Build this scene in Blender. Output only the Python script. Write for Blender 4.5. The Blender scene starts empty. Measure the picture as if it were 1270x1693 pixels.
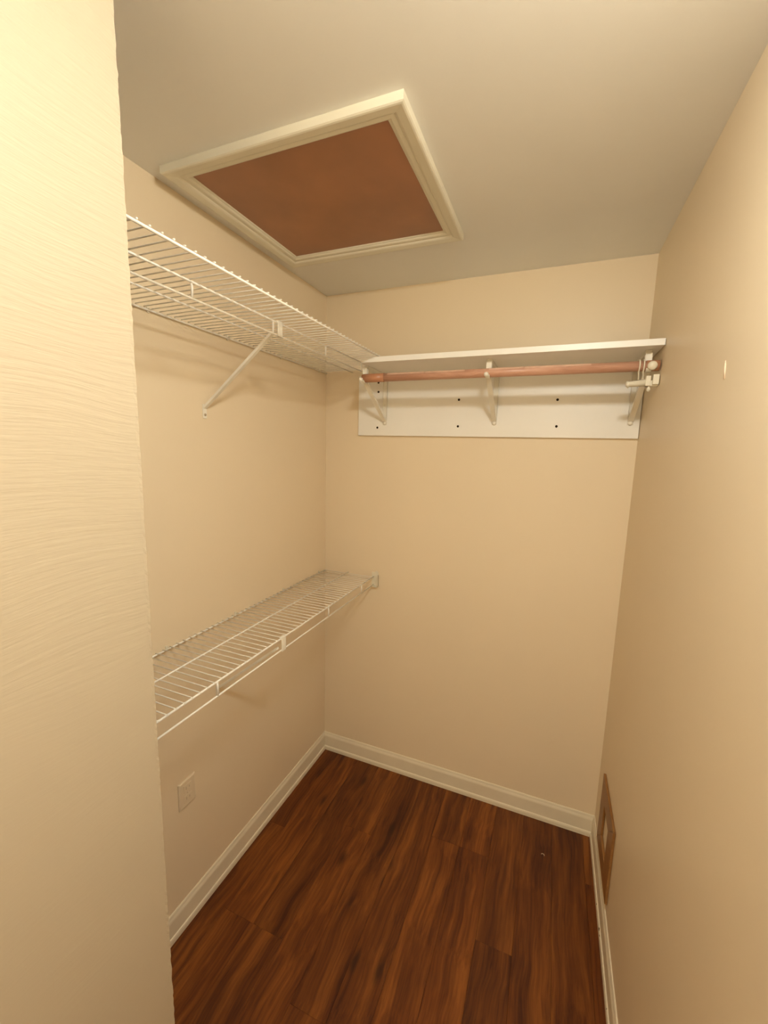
import bpy, math, random
from mathutils import Vector
random.seed(7)
C = bpy.context.scene.collection
SC = bpy.context.scene
PI = math.pi

# ------------------------------------------------------------------ camera
IMG_W, IMG_H = 1270, 1693
F_PX = 686.91
cam_d = bpy.data.cameras.new('camera')
cam_d.sensor_fit = 'VERTICAL'
cam_d.sensor_height = 36.0
cam_d.sensor_width = 36.0 * IMG_W / IMG_H
cam_d.lens = F_PX / IMG_H * 36.0
cam_d.clip_start = 0.02
cam = bpy.data.objects.new('camera', cam_d)
cam.location = (1.0971, -1.8967, 1.7016)
cam.rotation_euler = (1.4228, -0.0256, 0.3869)
C.objects.link(cam)
SC.camera = cam

# ------------------------------------------------------------------ world, exposure
LAMP_XYZ = (1.18, -1.56, 2.42)
LAMP_POWER = 170.0
LAMP_COL = (1.0, 1.0, 0.90)
w = bpy.data.worlds.new('world')
SC.world = w
w.use_nodes = True
w.node_tree.nodes['Background'].inputs[0].default_value = (1.0, 0.74, 0.40, 1)
w.node_tree.nodes['Background'].inputs[1].default_value = 2.2
vs = SC.view_settings
vs.view_transform = 'Standard'
vs.look = 'None'
vs.gamma = 1.0
vs.use_curve_mapping = False
vs.exposure = 0.0

# ------------------------------------------------------------------ dimensions
RW, CH = 1.3924, 2.44          # room width, ceiling height
JX, JY = 0.46, -1.402          # corner of the wall beside the entry
YB = -3.3                      # where the entry passage ends behind the camera


# ------------------------------------------------------------------ mesh helpers
class MB:
    def __init__(s):
        s.v, s.f, s.sm = [], [], []

    def add(s, vs_, fs, smooth=False):
        o = len(s.v)
        s.v += [tuple(p) for p in vs_]
        s.f += [[i + o for i in f] for f in fs]
        s.sm += [smooth] * len(fs)
        return s

    def box(s, x0, x1, y0, y1, z0, z1):
        x0, x1 = min(x0, x1), max(x0, x1)
        y0, y1 = min(y0, y1), max(y0, y1)
        z0, z1 = min(z0, z1), max(z0, z1)
        return s.add([(x0, y0, z0), (x1, y0, z0), (x1, y1, z0), (x0, y1, z0), (x0, y0, z1), (x1, y0, z1), (x1, y1, z1), (x0, y1, z1)],
                     [[0, 3, 2, 1], [4, 5, 6, 7], [0, 1, 5, 4], [1, 2, 6, 5], [2, 3, 7, 6], [3, 0, 4, 7]])

    def bar(s, a, b, w_, h, up=(0, 0, 1)):
        """rectangular bar from a to b; w_ across, h along up"""
        a, b = Vector(a), Vector(b)
        d = (b - a).normalized()
        side = d.cross(Vector(up)).normalized()
        u = side.cross(d).normalized()
        q = []
        for p in (a, b):
            for i, j in ((-1, -1), (1, -1), (1, 1), (-1, 1)):
                q.append(p + side * (i * w_ / 2) + u * (j * h / 2))
        return s.add(q, [[3, 2, 1, 0], [4, 5, 6, 7], [0, 1, 5, 4], [1, 2, 6, 5], [2, 3, 7, 6], [3, 0, 4, 7]])

    def tube(s, pts, r, n=8, cap=True):
        pts = [Vector(p) for p in pts]
        rs = r if isinstance(r, (list, tuple)) else [r] * len(pts)
        rings = []
        ref = None
        for i, p in enumerate(pts):
            d = (pts[min(i + 1, len(pts) - 1)] - pts[max(i - 1, 0)]).normalized()
            if ref is None:
                ref = Vector((0, 0, 1)) if abs(d.z) < .9 else Vector((1, 0, 0))
            a = (ref - d * ref.dot(d)).normalized()
            ref = a
            b = d.cross(a)
            rings.append([p + (a * math.cos(2 * PI * k / n) + b * math.sin(2 * PI * k / n)) * rs[i] for k in range(n)])
        vv = [q for R_ in rings for q in R_]
        ff = []
        for i in range(len(pts) - 1):
            for k in range(n):
                k2 = (k + 1) % n
                ff.append([i * n + k, i * n + k2, (i + 1) * n + k2, (i + 1) * n + k])
        s.add(vv, ff, True)
        if cap:
            o = len(s.v) - len(vv)
            s.f.append([o + k for k in reversed(range(n))]); s.sm.append(False)
            s.f.append([o + (len(pts) - 1) * n + k for k in range(n)]); s.sm.append(False)
        return s

    def lathe(s, prof, origin, axis='z', n=20):
        """prof = [(r, h)] about axis through origin"""
        o = Vector(origin)
        vv, ff = [], []
        for r, h in prof:
            for k in range(n):
                c_, s_ = r * math.cos(2 * PI * k / n), r * math.sin(2 * PI * k / n)
                vv.append(o + {'z': Vector((c_, s_, h)), 'y': Vector((s_, h, c_)), 'x': Vector((h, c_, s_))}[axis])
        for i in range(len(prof) - 1):
            for k in range(n):
                k2 = (k + 1) % n
                ff.append([i * n + k, i * n + k2, (i + 1) * n + k2, (i + 1) * n + k])
        s.add(vv, ff, True)
        b = len(s.v) - len(vv)
        s.f.append([b + k for k in reversed(range(n))]); s.sm.append(False)
        s.f.append([b + (len(prof) - 1) * n + k for k in range(n)]); s.sm.append(False)
        return s

    def sweep(s, prof, fn0, fn1):
        """closed profile placed at two ends by functions (u, h) -> point"""
        n = len(prof)
        vv = [fn0(*p) for p in prof] + [fn1(*p) for p in prof]
        ff = [[i, (i + 1) % n, n + (i + 1) % n, n + i] for i in range(n)]
        ff += [list(reversed(range(n))), [n + i for i in range(n)]]
        return s.add(vv, ff)


def obj(name, mb, mat, parent=None, bevel=0, loc=None):
    me = bpy.data.meshes.new(name)
    me.from_pydata(mb.v, [], mb.f)
    me.polygons.foreach_set('use_smooth', mb.sm)
    me.update()
    import bmesh
    bm = bmesh.new(); bm.from_mesh(me)
    bmesh.ops.recalc_face_normals(bm, faces=bm.faces)
    bm.to_mesh(me); bm.free()
    o = bpy.data.objects.new(name, me)
    me.materials.append(mat)
    C.objects.link(o)
    if parent: o.parent = parent
    if loc: o.location = loc
    if bevel:
        m = o.modifiers.new('bevel', 'BEVEL')
        m.width = bevel; m.segments = 2; m.limit_method = 'ANGLE'; m.angle_limit = math.radians(40)
    return o


def tag(o, label, cat, group=None):
    o['label'] = label; o['category'] = cat
    if group: o['group'] = group
    return o


def thing(name, label, cat, loc=(0, 0, 0), group=None):
    o = bpy.data.objects.new(name, None)
    o.empty_display_size = .05
    o.location = loc
    C.objects.link(o)
    return tag(o, label, cat, group)


def struct(name, mb, mat, bevel=0):
    o = obj(name, mb, mat, bevel=bevel)
    o['kind'] = 'structure'
    return o


def copy_of(src, parent, loc):
    c = src.copy(); C.objects.link(c); c.parent = parent; c.location = loc
    return c


# ------------------------------------------------------------------ materials
def new_mat(name):
    m = bpy.data.materials.new(name); m.use_nodes = True
    nt = m.node_tree
    return m, nt, nt.nodes['Principled BSDF']


def plain(name, col, rough=.5, spec=.5, vary=.06, scale=30, metal=0, bump=0, bscale=200):
    m, nt, b = new_mat(name)
    b.inputs['Roughness'].default_value = rough
    b.inputs['Specular IOR Level'].default_value = spec
    b.inputs['Metallic'].default_value = metal
    tc = nt.nodes.new('ShaderNodeTexCoord')
    nz = nt.nodes.new('ShaderNodeTexNoise'); nz.inputs['Scale'].default_value = scale; nz.inputs['Detail'].default_value = 4
    nt.links.new(tc.outputs['Object'], nz.inputs['Vector'])
    rp = nt.nodes.new('ShaderNodeValToRGB')
    rp.color_ramp.elements[0].position = .3; rp.color_ramp.elements[1].position = .7
    rp.color_ramp.elements[0].color = (*[c * (1 - vary) for c in col], 1)
    rp.color_ramp.elements[1].color = (*[min(1, c * (1 + vary)) for c in col], 1)
    nt.links.new(nz.outputs['Fac'], rp.inputs['Fac'])
    nt.links.new(rp.outputs['Color'], b.inputs['Base Color'])
    if bump:
        n2 = nt.nodes.new('ShaderNodeTexNoise'); n2.inputs['Scale'].default_value = bscale; n2.inputs['Detail'].default_value = 3
        nt.links.new(tc.outputs['Object'], n2.inputs['Vector'])
        bp = nt.nodes.new('ShaderNodeBump'); bp.inputs['Strength'].default_value = bump; bp.inputs['Distance'].default_value = .002
        nt.links.new(n2.outputs['Fac'], bp.inputs['Height'])
        nt.links.new(bp.outputs['Normal'], b.inputs['Normal'])
    return m


WALL_COL = (0.86, 0.73, 0.54)
ENTRY_DIM_COL = (0.515, 0.440, 0.328)   # wall paint darkened for the entry, dimmer lamplight there painted into the colour


def wall_paint(name, strokes, WALL_COL=WALL_COL):
    m, nt, b = new_mat(name)
    b.inputs['Base Color'].default_value = (*WALL_COL, 1)
    b.inputs['Roughness'].default_value = .42
    b.inputs['Specular IOR Level'].default_value = .35
    L = nt.links.new
    tc = nt.nodes.new('ShaderNodeTexCoord')
    # soft mottling of the paint
    n0 = nt.nodes.new('ShaderNodeTexNoise'); n0.inputs['Scale'].default_value = 2.2; n0.inputs['Detail'].default_value = 3
    L(tc.outputs['Object'], n0.inputs['Vector'])
    mx = nt.nodes.new('ShaderNodeMix'); mx.data_type = 'RGBA'
    mx.inputs[6].default_value = (*[c * .97 for c in WALL_COL], 1)
    mx.inputs[7].default_value = (*[c * 1.03 for c in WALL_COL], 1)
    L(n0.outputs['Fac'], mx.inputs[0]); L(mx.outputs[2], b.inputs['Base Color'])
    # roller / brush relief
    mp = nt.nodes.new('ShaderNodeMapping')
    mp.inputs['Scale'].default_value = (1, 8, 130) if strokes else (60, 60, 60)
    mp.inputs['Rotation'].default_value = (math.radians(9) if strokes else 0, 0, 0)
    nw = nt.nodes.new('ShaderNodeTexNoise'); nw.inputs['Scale'].default_value = 3.0; nw.inputs['Detail'].default_value = 1
    L(tc.outputs['Object'], nw.inputs['Vector'])
    ad = nt.nodes.new('ShaderNodeVectorMath'); ad.operation = 'MULTIPLY_ADD'
    ad.inputs[1].default_value = (0, 0, .07 if strokes else 0)
    L(nw.outputs['Color'], ad.inputs[0]); L(tc.outputs['Object'], ad.inputs[2])
    L(ad.outputs[0], mp.inputs['Vector'])
    n1 = nt.nodes.new('ShaderNodeTexNoise'); n1.inputs['Scale'].default_value = 1.0; n1.inputs['Detail'].default_value = 4
    n1.inputs['Roughness'].default_value = .6
    L(mp.outputs[0], n1.inputs['Vector'])
    bp = nt.nodes.new('ShaderNodeBump')
    bp.inputs['Strength'].default_value = .30 if strokes else .10
    bp.inputs['Distance'].default_value = .0028 if strokes else .0015
    if strokes:                                  # heavier brushing high on the wall, rolled smoother near the floor
        sx = nt.nodes.new('ShaderNodeSeparateXYZ'); L(tc.outputs['Object'], sx.inputs[0])
        mr = nt.nodes.new('ShaderNodeMapRange')
        mr.inputs['From Min'].default_value = 1.25; mr.inputs['From Max'].default_value = 2.15
        mr.inputs['To Min'].default_value = .11; mr.inputs['To Max'].default_value = .75
        L(sx.outputs['Z'], mr.inputs['Value']); L(mr.outputs[0], bp.inputs['Strength'])
    L(n1.outputs['Fac'], bp.inputs['Height'])
    L(bp.outputs['Normal'], b.inputs['Normal'])
    return m


M_WALL = wall_paint('wall_paint', False)
M_STROKE = wall_paint('brushed_wall_paint', True, ENTRY_DIM_COL)
M_CEIL = plain('ceiling_paint', (0.86, 0.85, 0.82), .6, .3, .02, 3, bump=.08, bscale=90)
M_TRIM = plain('trim_paint', (0.84, 0.76, 0.60), .4, .45, .03, 8, bump=.06, bscale=60)
M_CASING = plain('casing_paint', (0.77, 0.73, 0.60), .4, .45, .02, 8)
M_WIRE = plain('white_vinyl_wire', (0.92, 0.88, 0.80), .35, .5, .02, 10)
M_BOARD = plain('white_melamine', (0.93, 0.91, 0.87), .35, .5, .015, 6)
M_BRACKET = plain('white_painted_steel', (0.90, 0.86, 0.76), .35, .5, .03, 20)
M_HOLE = plain('dark_hole', (0.03, 0.018, 0.01), .9, .1)
M_SCREW = plain('screw_head', (0.42, 0.33, 0.22), .4, .5)
M_PLASTIC = plain('cream_plastic', (0.84, 0.78, 0.64), .35, .5, .04, 30)
M_OUTLET = plain('painted_over_plate', tuple(c * .92 for c in WALL_COL), .4, .4, .02, 20)
M_SLOT = plain('painted_slot', (0.50, 0.40, 0.27), .6, .3)
M_GAP = plain('floor_gap', (0.012, 0.006, 0.003), .9, .1)
M_CHIP = plain('bare_wood_chip', (0.16, 0.10, 0.05), .8, .2, .3, 80)
M_PALE = plain('pale_scrap', (0.72, 0.55, 0.40), .5, .4)


def wood(name, dark, mid, light, rough, gscale, axis='y', random_by_object=False, knots=0.0, coat=0):
    m, nt, b = new_mat(name)
    L = nt.links.new
    b.inputs['Roughness'].default_value = rough
    b.inputs['Coat Weight'].default_value = coat
    b.inputs['Specular IOR Level'].default_value = .38
    b.inputs['Coat Roughness'].default_value = .25
    tc = nt.nodes.new('ShaderNodeTexCoord')
    vec = tc.outputs['Object']
    if random_by_object:
        oi = nt.nodes.new('ShaderNodeObjectInfo')
        mu = nt.nodes.new('ShaderNodeMath'); mu.operation = 'MULTIPLY'; mu.inputs[1].default_value = 61.0
        L(oi.outputs['Random'], mu.inputs[0])
        av = nt.nodes.new('ShaderNodeVectorMath'); av.operation = 'ADD'
        L(vec, av.inputs[0]); L(mu.outputs[0], av.inputs[1])
        vec = av.outputs[0]
    # slow waviness so the streaks wander and close into cathedrals
    nw = nt.nodes.new('ShaderNodeTexNoise'); nw.inputs['Scale'].default_value = 3.5; nw.inputs['Detail'].default_value = 2
    L(vec, nw.inputs['Vector'])
    wv = nt.nodes.new('ShaderNodeVectorMath'); wv.operation = 'MULTIPLY_ADD'
    wv.inputs[1].default_value = (.055, .0, .055) if axis == 'y' else (0, .055, .055)
    L(nw.outputs['Color'], wv.inputs[0]); L(vec, wv.inputs[2])

    def stretched(s_across, s_along, detail, rgh):
        mp = nt.nodes.new('ShaderNodeMapping')
        mp.inputs['Scale'].default_value = (s_across, s_along, s_across) if axis == 'y' else (s_along, s_across, s_across)
        L(wv.outputs[0], mp.inputs['Vector'])
        n = nt.nodes.new('ShaderNodeTexNoise'); n.inputs['Scale'].default_value = 1
        n.inputs['Detail'].default_value = detail; n.inputs['Roughness'].default_value = rgh
        L(mp.outputs[0], n.inputs['Vector'])
        return n.outputs['Fac']
    broad = stretched(gscale, gscale * .075, 3, .55)
    fine = stretched(gscale * 5.5, gscale * .16, 4, .65)
    a = nt.nodes.new('ShaderNodeMath'); a.operation = 'MULTIPLY_ADD'
    a.inputs[1].default_value = .42
    L(fine, a.inputs[0])
    bmul = nt.nodes.new('ShaderNodeMath'); bmul.operation = 'MULTIPLY'; bmul.inputs[1].default_value = .58
    L(broad, bmul.inputs[0]); L(bmul.outputs[0], a.inputs[2])
    rp = nt.nodes.new('ShaderNodeValToRGB')
    e = rp.color_ramp.elements
    e[0].position = .36; e[0].color = (*dark, 1)
    e[1].position = .64; e[1].color = (*light, 1)
    k = e.new(.5); k.color = (*mid, 1)
    L(a.outputs[0], rp.inputs['Fac'])
    col = rp.outputs['Color']
    if knots:
        mp = nt.nodes.new('ShaderNodeMapping')
        mp.inputs['Scale'].default_value = (9, 3.2, 9)
        L(vec, mp.inputs['Vector'])
        vo = nt.nodes.new('ShaderNodeTexVoronoi'); vo.inputs['Scale'].default_value = 1
        L(mp.outputs[0], vo.inputs['Vector'])
        mr = nt.nodes.new('ShaderNodeMapRange')
        mr.inputs['From Min'].default_value = .05; mr.inputs['From Max'].default_value = .16
        mr.inputs['To Min'].default_value = knots; mr.inputs['To Max'].default_value = 0
        L(vo.outputs['Distance'], mr.inputs['Value'])
        mx = nt.nodes.new('ShaderNodeMix'); mx.data_type = 'RGBA'
        mx.inputs[7].default_value = (*[c * .45 for c in dark], 1)
        L(mr.outputs[0], mx.inputs[0]); L(col, mx.inputs[6])
        col = mx.outputs[2]
    if random_by_object:
        hs = nt.nodes.new('ShaderNodeHueSaturation')
        mr2 = nt.nodes.new('ShaderNodeMapRange')
        mr2.inputs['To Min'].default_value = .90; mr2.inputs['To Max'].default_value = 1.12
        L(oi.outputs['Random'], mr2.inputs['Value'])
        L(mr2.outputs[0], hs.inputs['Value']); L(col, hs.inputs['Color'])
        col = hs.outputs['Color']
    L(col, b.inputs['Base Color'])
    bp = nt.nodes.new('ShaderNodeBump'); bp.inputs['Strength'].default_value = .08; bp.inputs['Distance'].default_value = .001
    L(fine, bp.inputs['Height']); L(bp.outputs['Normal'], b.inputs['Normal'])
    return m


M_FLOOR = wood('laminate_plank', (0.055, 0.010, 0.0008), (0.140, 0.036, 0.0035), (0.25, 0.080, 0.011), .40, 20, 'y', True, .75)
M_PLY = plain('brown_plywood', (0.345, 0.150, 0.068), .36, .7, .14, 5, bump=.05, bscale=40)
M_ROD = wood('wood_print_rod', (0.52, 0.275, 0.185), (0.60, 0.335, 0.235), (0.68, 0.41, 0.30), .3, 60, 'x')
M_SLEEVE = wood('rod_end_sleeve', (0.44, 0.20, 0.105), (0.50, 0.235, 0.13), (0.56, 0.28, 0.165), .25, 50, 'x')
M_FILM = plain('worn_rod_film', (0.74, 0.49, 0.37), .3, .5, .08, 60)
M_FRAME = wood('frame_wood', (0.25, 0.115, 0.033), (0.31, 0.148, 0.045), (0.38, 0.19, 0.062), .45, 24, 'y')

# ------------------------------------------------------------------ room shell
struct('wall_back', MB().box(-.1, RW + .1, 0, .1, -.05, CH + .1), M_WALL)
struct('wall_left', MB().box(-.1, 0, JY - .1, 0, -.05, CH + .1), M_WALL)
wall_right = struct('wall_right', MB().box(RW, RW + .1, YB, 0, -.05, CH + .1), M_WALL)
struct('ceiling', MB().box(0, RW, YB, 0, CH, CH + .1), M_CEIL)

# wall beside the entry: its free corner is slightly uneven from plaster and paint
mb = MB()
nz_ = 330
cols = []
for i in range(nz_ + 1):
    z = -.05 + (CH + .05) * i / nz_
    j = random.uniform(-.00065, .00065)
    k = random.uniform(-.00065, .00065)
    cols.append([(0, JY, z), (JX - .004, JY + k * .3, z), (JX + j, JY - .002 + k, z), (JX, JY - .008, z), (JX, YB, z), (0, YB, z)])
nn = 6
vv = [p for c_ in cols for p in c_]
ff = [[i * nn + k, i * nn + (k + 1) % nn, (i + 1) * nn + (k + 1) % nn, (i + 1) * nn + k] for i in range(nz_) for k in range(nn)]
ff += [list(range(nn)), [nz_ * nn + k for k in range(nn)]]
mb.add(vv, ff)
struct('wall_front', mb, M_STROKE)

# floor: dark bed with laminate planks laid toward the back wall
floor = struct('floor', MB().box(0, RW, YB, 0, -.05, -.0085), M_GAP)
PW, GAP = .125, .0004
plank_mesh = {}


def plank(x0, x1, y0, y1):
    w_, l_ = round(x1 - x0, 4), round(y1 - y0, 4)
    key = (w_, l_)
    hx, hy, c_ = w_ / 2 - GAP / 2, l_ / 2 - GAP / 2, .0004
    if key not in plank_mesh:
        m_ = MB()
        q = [(-hx, -hy, -.0085), (hx, -hy, -.0085), (hx, hy, -.0085), (-hx, hy, -.0085),
             (-hx, -hy, -c_), (hx, -hy, -c_), (hx, hy, -c_), (-hx, hy, -c_),
             (-hx + c_, -hy + c_, 0), (hx - c_, -hy + c_, 0), (hx - c_, hy - c_, 0), (-hx + c_, hy - c_, 0)]
        fs = [[0, 3, 2, 1], [8, 9, 10, 11]]
        for a_, b_ in ((0, 4), (4, 8)):
            for k in range(4):
                k2 = (k + 1) % 4
                fs.append([a_ + k, a_ + k2, b_ + k2, b_ + k])
        m_.add(q, fs)
        o = obj('plank', m_, M_FLOOR, floor)
        plank_mesh[key] = o.data
    else:
        o = bpy.data.objects.new('plank', plank_mesh[key]); C.objects.link(o); o.parent = floor
    o.location = ((x0 + x1) / 2, (y0 + y1) / 2, 0)


butts = {1: -.888, 6: -.295}
guess = [-.52, -.888, -1.25, -.40, -1.02, -1.38, -.295, -1.15, -.62, -1.45, -.80, -.25]
row = 0
x = .222 - 2 * PW
while x < RW:
    x0, x1 = max(x, 0.001), min(x + PW, RW - .001)
    ye = guess[row % len(guess)] if (row - 1) not in butts else butts[row - 1]
    cuts = [-.001, ye]
    while cuts[-1] - 1.22 > YB: cuts.append(cuts[-1] - 1.22)
    cuts.append(YB)
    for y1, y0 in zip(cuts, cuts[1:]):
        if x1 - x0 > .01:
            if x1 <= JX and y1 <= JY: continue          # under the entry wall
            plank(x0, x1, max(y0, JY + .001) if x1 <= JX + .02 else y0, y1)
    x += PW; row += 1

# ------------------------------------------------------------------ baseboards with shoe moulding
BB = [(0, .018), (0, .102), (.0025, .102), (.0045, .098), (.0055, .092), (.0085, .084), (.0095, .079), (.0095, .018)]
SHOE = [(0, 0)] + [(.0145 * math.sin(t * PI / 2) ** .8 if t else 0, .021 * math.cos(t * PI / 2) ** .8 if t < 1 else 0) for t in [i / 6 for i in range(7)]]
SHOE = [(0, 0), (0, .0235), (.0095, .0235), (.0118, .0222), (.0135, .019), (.0145, .014), (.0145, 0)]


def baseboard(name, f0, f1):
    o = struct(name, MB().sweep(BB, f0, f1), M_TRIM)
    obj('shoe_molding', MB().sweep(SHOE, f0, f1), M_TRIM, o)
    return o


baseboard('baseboard_left', lambda u, h: (u, JY, h), lambda u, h: (u, -u, h))
baseboard('baseboard_back', lambda u, h: (u, -u, h), lambda u, h: (RW - u, -u, h))
bbr = baseboard('baseboard_right', lambda u, h: (RW - u, -u, h), lambda u, h: (RW - u, YB, h))
for y, s_ in ((-.335, .0045), (-.425, .006), (-.447, .0045), (-.66, .004)):
    # bare wood showing where the paint is knocked off the rounded edge of the shoe moulding
    m_ = MB()
    n = 8
    rings = [(-1, .25), (-.55, .8), (0, 1), (.5, .75), (1, .2)]
    for a_, r_ in rings:
        for k in range(n):
            t = 2 * PI * k / n
            q_ = s_ * r_ * random.uniform(.75, 1.15)
            m_.v.append((RW - .0118 + .55 * q_ * math.cos(t), y + a_ * s_ * 1.5, .0178 + .9 * q_ * math.sin(t)))
    for a_ in range(len(rings) - 1):
        for k in range(n):
            m_.f.append([a_ * n + k, a_ * n + (k + 1) % n, (a_ + 1) * n + (k + 1) % n, (a_ + 1) * n + k]); m_.sm.append(True)
    obj('paint_chip', m_, M_CHIP, bbr)
# small scuff on the right wall
obj('paint_scuff', MB().tube([(RW - .0004, -.868, 1.856), (RW - .0006, -.866, 1.873), (RW - .0004, -.861, 1.892)], [.0012, .0022, .001], 6), M_PALE, wall_right)

# ------------------------------------------------------------------ attic hatch in the ceiling
HX0, HX1, HY0, HY1, CW = .055, .749, -.985, -.368, .057
hatch = thing('attic_hatch', 'square attic hatch in the ceiling with brown plywood panel and cream moulded casing', 'hatch', ((HX0 + HX1) / 2, (HY0 + HY1) / 2, CH))
hl = Vector(hatch.location)


def child(name, m_, mat, root, bevel=0):
    """mesh built in world coordinates, parented to a root placed elsewhere"""
    r = Vector(root.location)
    p = root.parent
    while p: r = r + Vector(p.location); p = p.parent
    m_.v = [tuple(Vector(q) - r) for q in m_.v]
    return obj(name, m_, mat, root, bevel)


child('panel', MB().box(HX0 + CW - .012, HX1 - CW + .012, HY0 + CW - .012, HY1 - CW + .012, CH - .006, CH - .0005), M_PLY, hatch)
CAS = [(0, 0), (0, .0185), (.003, .0205), (.007, .0212), (.026, .0190), (.031, .0168), (.0335, .0135), (.036, .0142), (.045, .0146), (.049, .0128), (.051, .0098), (.0545, .0092), (.057, .0072), (.057, 0)]
zc = CH - .0002
for f0, f1 in ((lambda u, h: (HX0 + u, HY0 + u, zc - h), lambda u, h: (HX1 - u, HY0 + u, zc - h)),
               (lambda u, h: (HX1 - u, HY0 + u, zc - h), lambda u, h: (HX1 - u, HY1 - u, zc - h)),
               (lambda u, h: (HX1 - u, HY1 - u, zc - h), lambda u, h: (HX0 + u, HY1 - u, zc - h)),
               (lambda u, h: (HX0 + u, HY1 - u, zc - h), lambda u, h: (HX0 + u, HY0 + u, zc - h))):
    child('casing', MB().sweep(CAS, f0, f1), M_CASING, hatch)


# ------------------------------------------------------------------ wire shelves on the left wall
def wire_shelf(z, label, front_x, rails, lip, struts, clip_y, wires_to, dz_wire):
    """rails: list of (name, x, z, radius); lip: (x, z_top, z_bottom)"""
    root = thing('wire_shelf', label, 'shelf', (0, 0, z), 'white wire shelves on the left wall')
    y0, y1 = JY + .006, -.004
    for nm, x_, zz, r in rails:
        ye = -.019 if (x_ > .18 and zz > 1.5 and zz < 2.05) else y1      # stops at the backing board
        child(nm, MB().tube([(x_, y0, zz), (x_, ye, zz)], r, 8), M_WIRE, root)
    zw = z + dz_wire
    first = None
    n = int((y1 - .02 - y0) / .0254)
    for i in range(n + 1):
        y = -.023 - i * .0254
        if first is None:
            first = obj('cross_wire', MB().tube([(.003, 0, 0), (front_x, 0, 0), (front_x + .004, 0, -.0005)], .0017, 6), M_WIRE, root)
            first.location = (0, y, zw - z)
        else:
            copy_of(first, root, (0, y, zw - z))
    lx, zt, zb = lip
    for y in struts:
        child('lip_strut', MB().tube([(lx, y, zt), (lx + .001, y, (zt + zb) / 2), (lx, y, zb)], .0031, 6), M_WIRE, root)
    for y in (-1.0, -.69, -.38, -.07):                   # plastic clips that hold the back rail
        m_ = MB().box(.0005, .004, y - .004, y + .004, z - .007, z + .010)
        m_.tube([(.003, y - .004, z), (.0105, y - .004, z + .002), (.0105, y + .004, z + .002), (.003, y + .004, z)], .0016, 6)
        child('wall_clip', m_, M_PLASTIC, root)
    # diagonal support brace with its wall foot and front hook
    by = clip_y
    zf = z - .250
    br = child('support_brace', MB().bar((.004, by, zf), (lx - .012, by, zb + .004), .011, .005, (0, 0, 1)).bar((.004, by - .006, zf + .002), (lx - .012, by - .006, zb + .006), .0012, .008)
               .bar((.004, by + .006, zf + .002), (lx - .012, by + .006, zb + .006), .0012, .008), M_BRACKET, root, .0006)
    child('wall_foot', MB().box(.0005, .0035, by - .008, by + .008, zf - .034, zf + .012), M_BRACKET, br, .001)
    child('screw', MB().lathe([(.0045, .0005), (.0045, .004), (.003, .0052), (.0005, .0056)], (.001, by, zf - .022), 'x', 10), M_SCREW, br)
    m_ = MB().box(lx + .0025, lx + .006, by + .002, by + .024, zb - .001, zt + .004)
    m_.box(lx - .004, lx + .006, by + .002, by + .024, zb - .004, zb - .001)
    m_.box(lx - .006, lx + .006, by + .002, by + .024, zt + .003, zt + .006)
    child('front_hook', m_, M_BRACKET, br, .001)
    return root


up = wire_shelf(2.075, 'upper white wire shelf high on left wall beneath the ceiling hatch', .404,
                [('back_rail', .006, 2.074, .003), ('middle_rail', .150, 2.0725, .0027), ('lip_rail', .293, 2.036, .0028), ('inner_rail', .295, 2.0715, .0029), ('front_rail', .404, 2.0765, .003)],
                (.294, 2.0715, 2.037), (-1.122, -.822, -.515, -.21), -.806, -.006, .0062)
lo = wire_shelf(1.058, 'lower white wire shelf at waist height on left wall above the outlet', .284,
                [('back_rail', .006, 1.057, .003), ('middle_rail', .140, 1.0625, .0026), ('front_rail', .285, 1.0585, .0031), ('lip_rail', .286, 1.017, .0028)],
                (.286, 1.0585, 1.018), (-1.080, -.467, -.15), -.793, -.006, .0035)
m_ = MB().box(.276, .312, -.0035, -.0008, 1.010, 1.082)
m_.box(.309, .312, -.020, -.0008, 1.010, 1.070)
m_.box(.276, .312, -.020, -.0008, 1.008, 1.012)
m_.add([(.290, -.003, 1.082), (.312, -.003, 1.082), (.301, -.003, 1.092), (.290, -.0008, 1.082), (.312, -.0008, 1.082), (.301, -.0008, 1.092)],
       [[0, 1, 2], [3, 5, 4], [0, 3, 4, 1], [1, 4, 5, 2], [2, 5, 3, 0]])
child('end_bracket', m_, M_PLASTIC, lo)

# ------------------------------------------------------------------ white board shelf on the back wall
BX0, BX1 = .191, RW - .002
tb = MB().box(BX0, BX1, -.0155, -.0005, 1.770, 2.0495)
back_board = tag(obj('backing_board', tb, M_BOARD, bevel=.0008), 'long white backing board on back wall with bare screw holes below the shelf', 'board')
for hx, hz in ((.295, 1.975), (.293, 1.808), (.684, 1.931), (.685, 1.815), (1.090, 1.923), (1.094, 1.816), (.294, 2.018)):
    m_ = MB().lathe([(.0052, -.0158), (.0052, -.0162), (.0040, -.0163), (.0038, -.0160)], (hx, 0, hz), 'y', 12)
    obj('screw_hole', m_, M_HOLE, back_board)
FY, ZB0, ZB1 = -.305, 2.050, 2.0705
m_ = MB()
prof = [(.332, ZB0), (BX1, ZB0), (BX1, ZB1), (.400, ZB1)]
m_.add([(a_, FY, b_) for a_, b_ in prof] + [(a_, -.0005, b_) for a_, b_ in prof], [[0, 1, 2, 3], [7, 6, 5, 4], [0, 4, 5, 1], [1, 5, 6, 2], [2, 6, 7, 3], [3, 7, 4, 0]])
tag(obj('shelf_board', m_, M_BOARD, bevel=.0008), 'white shelf board across the back wall above the closet rod', 'shelf')

RODY, RODZ, RODR = -.262, 1.996, .0165


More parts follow.
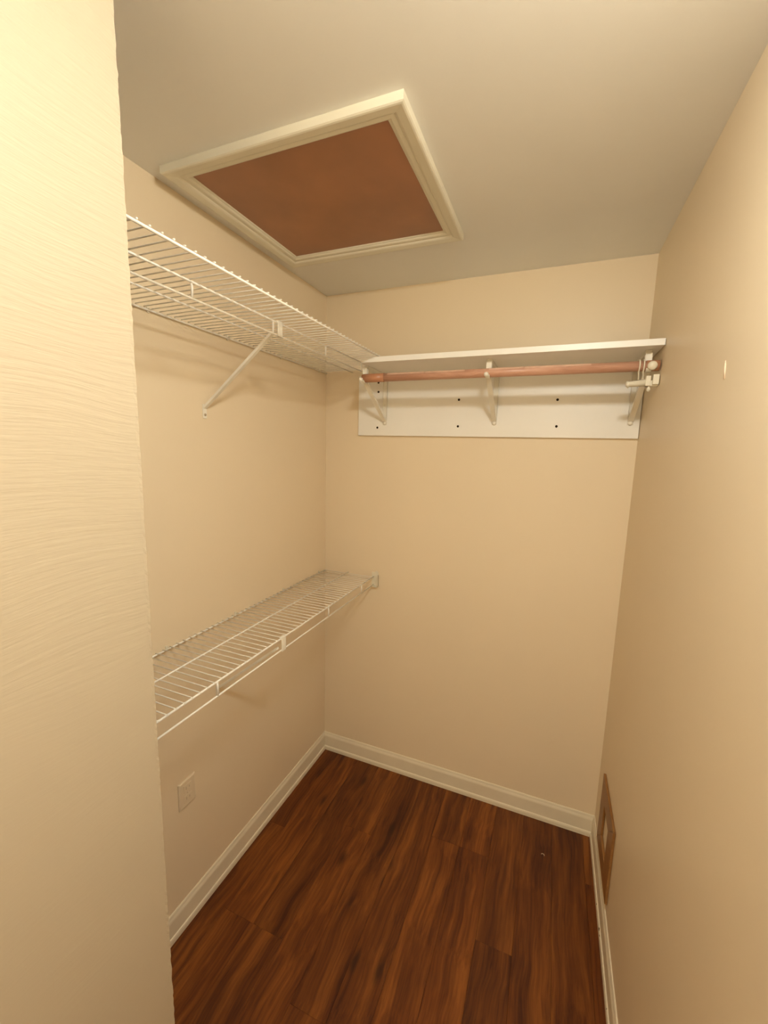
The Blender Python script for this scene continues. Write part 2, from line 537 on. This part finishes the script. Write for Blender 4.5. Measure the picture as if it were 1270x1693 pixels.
def shelf_bracket(x, label, tip=True):
    root = thing('shelf_bracket', label, 'bracket', (x, -.016, 1.82), 'white steel brackets under the board shelf')
    wd = .020
    child('upright', MB().box(x - wd / 2, x + wd / 2, -.0195, -.0160, 1.822, 2.046).box(x - wd / 2, x - wd / 2 + .0015, -.026, -.0160, 1.84, 2.046).box(x + wd / 2 - .0015, x + wd / 2, -.026, -.0160, 1.84, 2.046), M_BRACKET, root, .0008)
    child('arm', MB().box(x - wd / 2, x + wd / 2, RODY + .018, -.0195, 2.046, 2.0495).box(x - wd / 2, x - wd / 2 + .0015, RODY + .020, -.0195, 2.036, 2.046).box(x + wd / 2 - .0015, x + wd / 2, RODY + .020, -.0195, 2.036, 2.046), M_BRACKET, root, .0005)
    # strap: from the arm's front end down behind the rod and round under it
    R_ = RODR + .0022
    pts = [(x, RODY + R_ + .004, 2.046), (x, RODY + R_ + .002, RODZ + .02)]
    for a_ in range(0, 151, 15):
        t = math.radians(a_)
        pts.append((x, RODY + R_ * math.cos(t), RODZ - R_ * math.sin(t)))
    hk = MB()
    for p, q in zip(pts, pts[1:]):
        hk.bar(p, q, wd if p[2] > RODZ else wd * .8, .0022, (0, 1, .3) if abs(q[1] - p[1]) < abs(q[2] - p[2]) else (0, 0, 1))
    tabm = MB().box(x - wd / 2, x + wd / 2, RODY + .012, RODY + .0145, 2.012, 2.040).box(x - wd / 2, x - wd / 2 + .0016, RODY + .008, RODY + .014, 2.012, 2.040).box(x + wd / 2 - .0016, x + wd / 2, RODY + .008, RODY + .014, 2.012, 2.040)
    tabm.box(x - wd / 2, x + wd / 2, RODY + .0145, RODY + .022, 2.036, 2.040)
    child('rod_hook', hk, M_BRACKET, root)
    child('front_tab', tabm, M_BRACKET, root, .0006)
    if tip: child('hook_tip', MB().lathe([(.0015, -.010), (.006, -.0085), (.0085, -.004), (.009, 0), (.0075, .003)], (x - .004, RODY - R_ + .001, RODZ - .008), 'y', 14), M_BRACKET, root)
    # diagonal strut, a shallow channel
    a_, b_ = (x, RODY + .018, RODZ - R_ + .001), (x, -.024, 1.836)
    child('diagonal', MB().bar(a_, b_, wd * .85, .002).bar((a_[0] - wd * .42, a_[1], a_[2] + .003), (b_[0] - wd * .42, b_[1], b_[2] + .003), .0016, .008)
          .bar((a_[0] + wd * .42, a_[1], a_[2] + .003), (b_[0] + wd * .42, b_[1], b_[2] + .003), .0016, .008), M_BRACKET, root)
    child('screw', MB().lathe([(.009, -.017), (.009, -.0205), (.0075, -.0235), (.003, -.0250), (.0005, -.0252)], (x, 0, 1.829), 'y', 14), M_BRACKET, root)
    return root


shelf_bracket(.332, 'left shelf bracket of three, at the wire shelf end of the white board')
shelf_bracket(.843, 'middle shelf bracket of three, holding up the centre of the rod')
shelf_bracket(1.358, 'right shelf bracket of three, beside the right wall', False)

rod = tag(obj('closet_rod', MB().tube([(.330, RODY, RODZ), (RW - .006, RODY, RODZ)], RODR, 20), M_ROD), 'pinkish brown wood-look hanging rod under the white shelf board', 'rod')
obj('end_sleeve', MB().tube([(.328, RODY, RODZ), (.425, RODY, RODZ)], RODR + .0009, 20), M_SLEEVE, rod)
obj('end_sleeve', MB().tube([(1.352, RODY, RODZ), (RW - .004, RODY, RODZ)], RODR + .0009, 20), M_SLEEVE, rod)
for xa, xb, a0 in ((.44, .60, .9), (.60, .76, .6), (.845, .97, 1.0), (.97, 1.19, .75)):   # lifted film along the top of the rod
    m_ = MB()
    R_ = RODR + .0006
    n = 5
    for k in range(n + 1):
        t = math.radians(28 + 55 * a0 * k / n)
        for xx in (xa + .004 * (k % 2), xb - .006 * ((k + 1) % 2)):
            m_.v.append((xx, RODY - R_ * math.cos(t), RODZ + R_ * math.sin(t)))
    for k in range(n):
        m_.f.append([2 * k, 2 * k + 1, 2 * k + 3, 2 * k + 2]); m_.sm.append(True)
    obj('peeling_film', m_, M_FILM, rod)

# loose plastic rod clip hanging at the right end of the rod
clip = thing('rod_clip', 'cream plastic rod clip hanging at the right end of the rod', 'clip', (1.345, RODY, 1.94))
for x_ in (1.331, 1.3435):
    ring = [(x_, RODY + (RODR + .003) * math.cos(t), RODZ + (RODR + .003) * math.sin(t)) for t in [PI * (-.35 + 1.7 * k / 16) for k in range(17)]]
    ring.append((x_ + .001, RODY - .012, 1.952))
    child('strap', MB().tube(ring, .0022, 6), M_PLASTIC, clip)
child('clamp_disc', MB().lathe([(.0125, .004), (.0145, 0), (.0135, -.005), (.007, -.0085), (.0008, -.0095)], (1.366, RODY - RODR - .004, 1.993), 'y', 18), M_PLASTIC, clip)
child('holder_block', MB().box(1.352, 1.366, RODY - .022, RODY + .004, 1.930, 1.962).box(1.372, 1.3895, RODY - .020, RODY + .004, 1.934, 1.966).box(1.352, 1.3895, RODY - .010, RODY + .004, 1.930, 1.948), M_PLASTIC, clip, .0015)
child('peg', MB().tube([(1.297, RODY - .010, 1.936), (1.302, RODY - .010, 1.937), (1.306, RODY - .010, 1.938), (1.356, RODY - .010, 1.942)], [.006, .0125, .009, .0115], 12), M_PLASTIC, clip)
child('knob', MB().lathe([(.002, .009), (.005, .004), (.006, -.002), (.004, -.006), (.0008, -.0075)], (1.363, RODY - .014, 1.920), 'z', 12), M_PLASTIC, clip)

# ------------------------------------------------------------------ painted-over outlet low on the left wall
oy0, oy1, oz0, oz1 = -.986, -.916, .456, .557
out = thing('wall_outlet', 'painted-over outlet cover plate low on the left wall below the wire shelf', 'outlet', (0, (oy0 + oy1) / 2, (oz0 + oz1) / 2))
m_ = MB()
e_ = .004
q = [(.0005, oy0, oz0), (.0005, oy1, oz0), (.0005, oy1, oz1), (.0005, oy0, oz1), (.0035, oy0, oz0), (.0035, oy1, oz0), (.0035, oy1, oz1), (.0035, oy0, oz1),
     (.0065, oy0 + e_, oz0 + e_), (.0065, oy1 - e_, oz0 + e_), (.0065, oy1 - e_, oz1 - e_), (.0065, oy0 + e_, oz1 - e_)]
fs = [[0, 1, 2, 3], [8, 9, 10, 11]]
for a_ in (0, 4):
    for k in range(4):
        fs.append([a_ + k, a_ + (k + 1) % 4, a_ + 4 + (k + 1) % 4, a_ + 4 + k])
m_.add(q, fs)
child('cover_plate', m_, M_OUTLET, out)
yc, zc_ = (oy0 + oy1) / 2, (oz0 + oz1) / 2
for dz in (-.0195, .0195):
    r = child('receptacle', MB().box(.0060, .0078, yc - .0165, yc + .0165, zc_ + dz - .0135, zc_ + dz + .0135), M_OUTLET, out, .001)
    child('slot', MB().box(.0076, .0080, yc - .0075, yc - .0055, zc_ + dz - .004, zc_ + dz + .006), M_SLOT, r)
    child('slot', MB().box(.0076, .0080, yc + .0055, yc + .0075, zc_ + dz - .003, zc_ + dz + .005), M_SLOT, r)
child('screw', MB().lathe([(.003, .006), (.003, .0075), (.0005, .0079)], (0, yc, zc_), 'x', 10), M_OUTLET, out)

# ------------------------------------------------------------------ square wooden frame on the right wall
fy0, fy1, fz0, fz1 = -.440, -.150, .142, .430
iy0, iy1, iz0, iz1 = -.350, -.230, .218, .352
T = .009
frame = thing('wooden_frame', 'small square brown wooden frame on the right wall just above the baseboard', 'frame', (RW, (fy0 + fy1) / 2, fz0))
X0, X1 = RW - .0005, RW - T
for nm, a_, b_, c_, d_ in (('bottom_rail', (fy0, fz0), (fy1, fz0), (iy1, iz0), (iy0, iz0)), ('far_stile', (fy1, fz0), (fy1, fz1), (iy1, iz1), (iy1, iz0)),
                           ('top_rail', (fy1, fz1), (fy0, fz1), (iy0, iz1), (iy1, iz1)), ('near_stile', (fy0, fz1), (fy0, fz0), (iy0, iz0), (iy0, iz1))):
    pts = [a_, b_, c_, d_]
    cy = sum(p[0] for p in pts) / 4; czz = sum(p[1] for p in pts) / 4
    pts = [(cy + (p[0] - cy) * .997, czz + (p[1] - czz) * .997) for p in pts]
    m_ = MB().add([(X0, *p) for p in pts] + [(X1, *p) for p in pts], [[0, 1, 2, 3], [7, 6, 5, 4]] + [[k, 4 + k, 4 + (k + 1) % 4, (k + 1) % 4] for k in range(4)])
    child(nm, m_, M_FRAME, frame, .001)

# ------------------------------------------------------------------ scrap on the floor
m_ = MB().tube([(1.185 + .006 * math.cos(t), -.191 + .006 * math.sin(t), .0013) for t in [PI * (-.1 + 1.0 * k / 8) for k in range(9)]], .0012, 6)
tag(obj('plastic_scrap', m_, M_PALE), 'tiny pale curled scrap on the floor near the right back corner', 'scrap')

# ------------------------------------------------------------------ ceiling lamp above the entry (just out of frame)
lamp = thing('ceiling_lamp', 'round glass ceiling lamp over the entry, above the picture', 'lamp', LAMP_XYZ)
lx_, ly_, lz_ = LAMP_XYZ
child('lamp_base', MB().lathe([(.095, 0), (.100, -.004), (.100, -.018), (.085, -.022)], LAMP_XYZ, 'z', 28), M_BRACKET, lamp)
M_GLOW, nt, b = new_mat('lit_glass')
b.inputs['Base Color'].default_value = (.9, .85, .75, 1)
b.inputs['Emission Color'].default_value = (*LAMP_COL, 1)
b.inputs['Emission Strength'].default_value = LAMP_POWER
child('glass_dome', MB().lathe([(.080, -.020), (.085, -.030), (.082, -.045), (.068, -.060), (.045, -.070), (.020, -.075), (.003, -.076)], LAMP_XYZ, 'z', 28), M_GLOW, lamp)
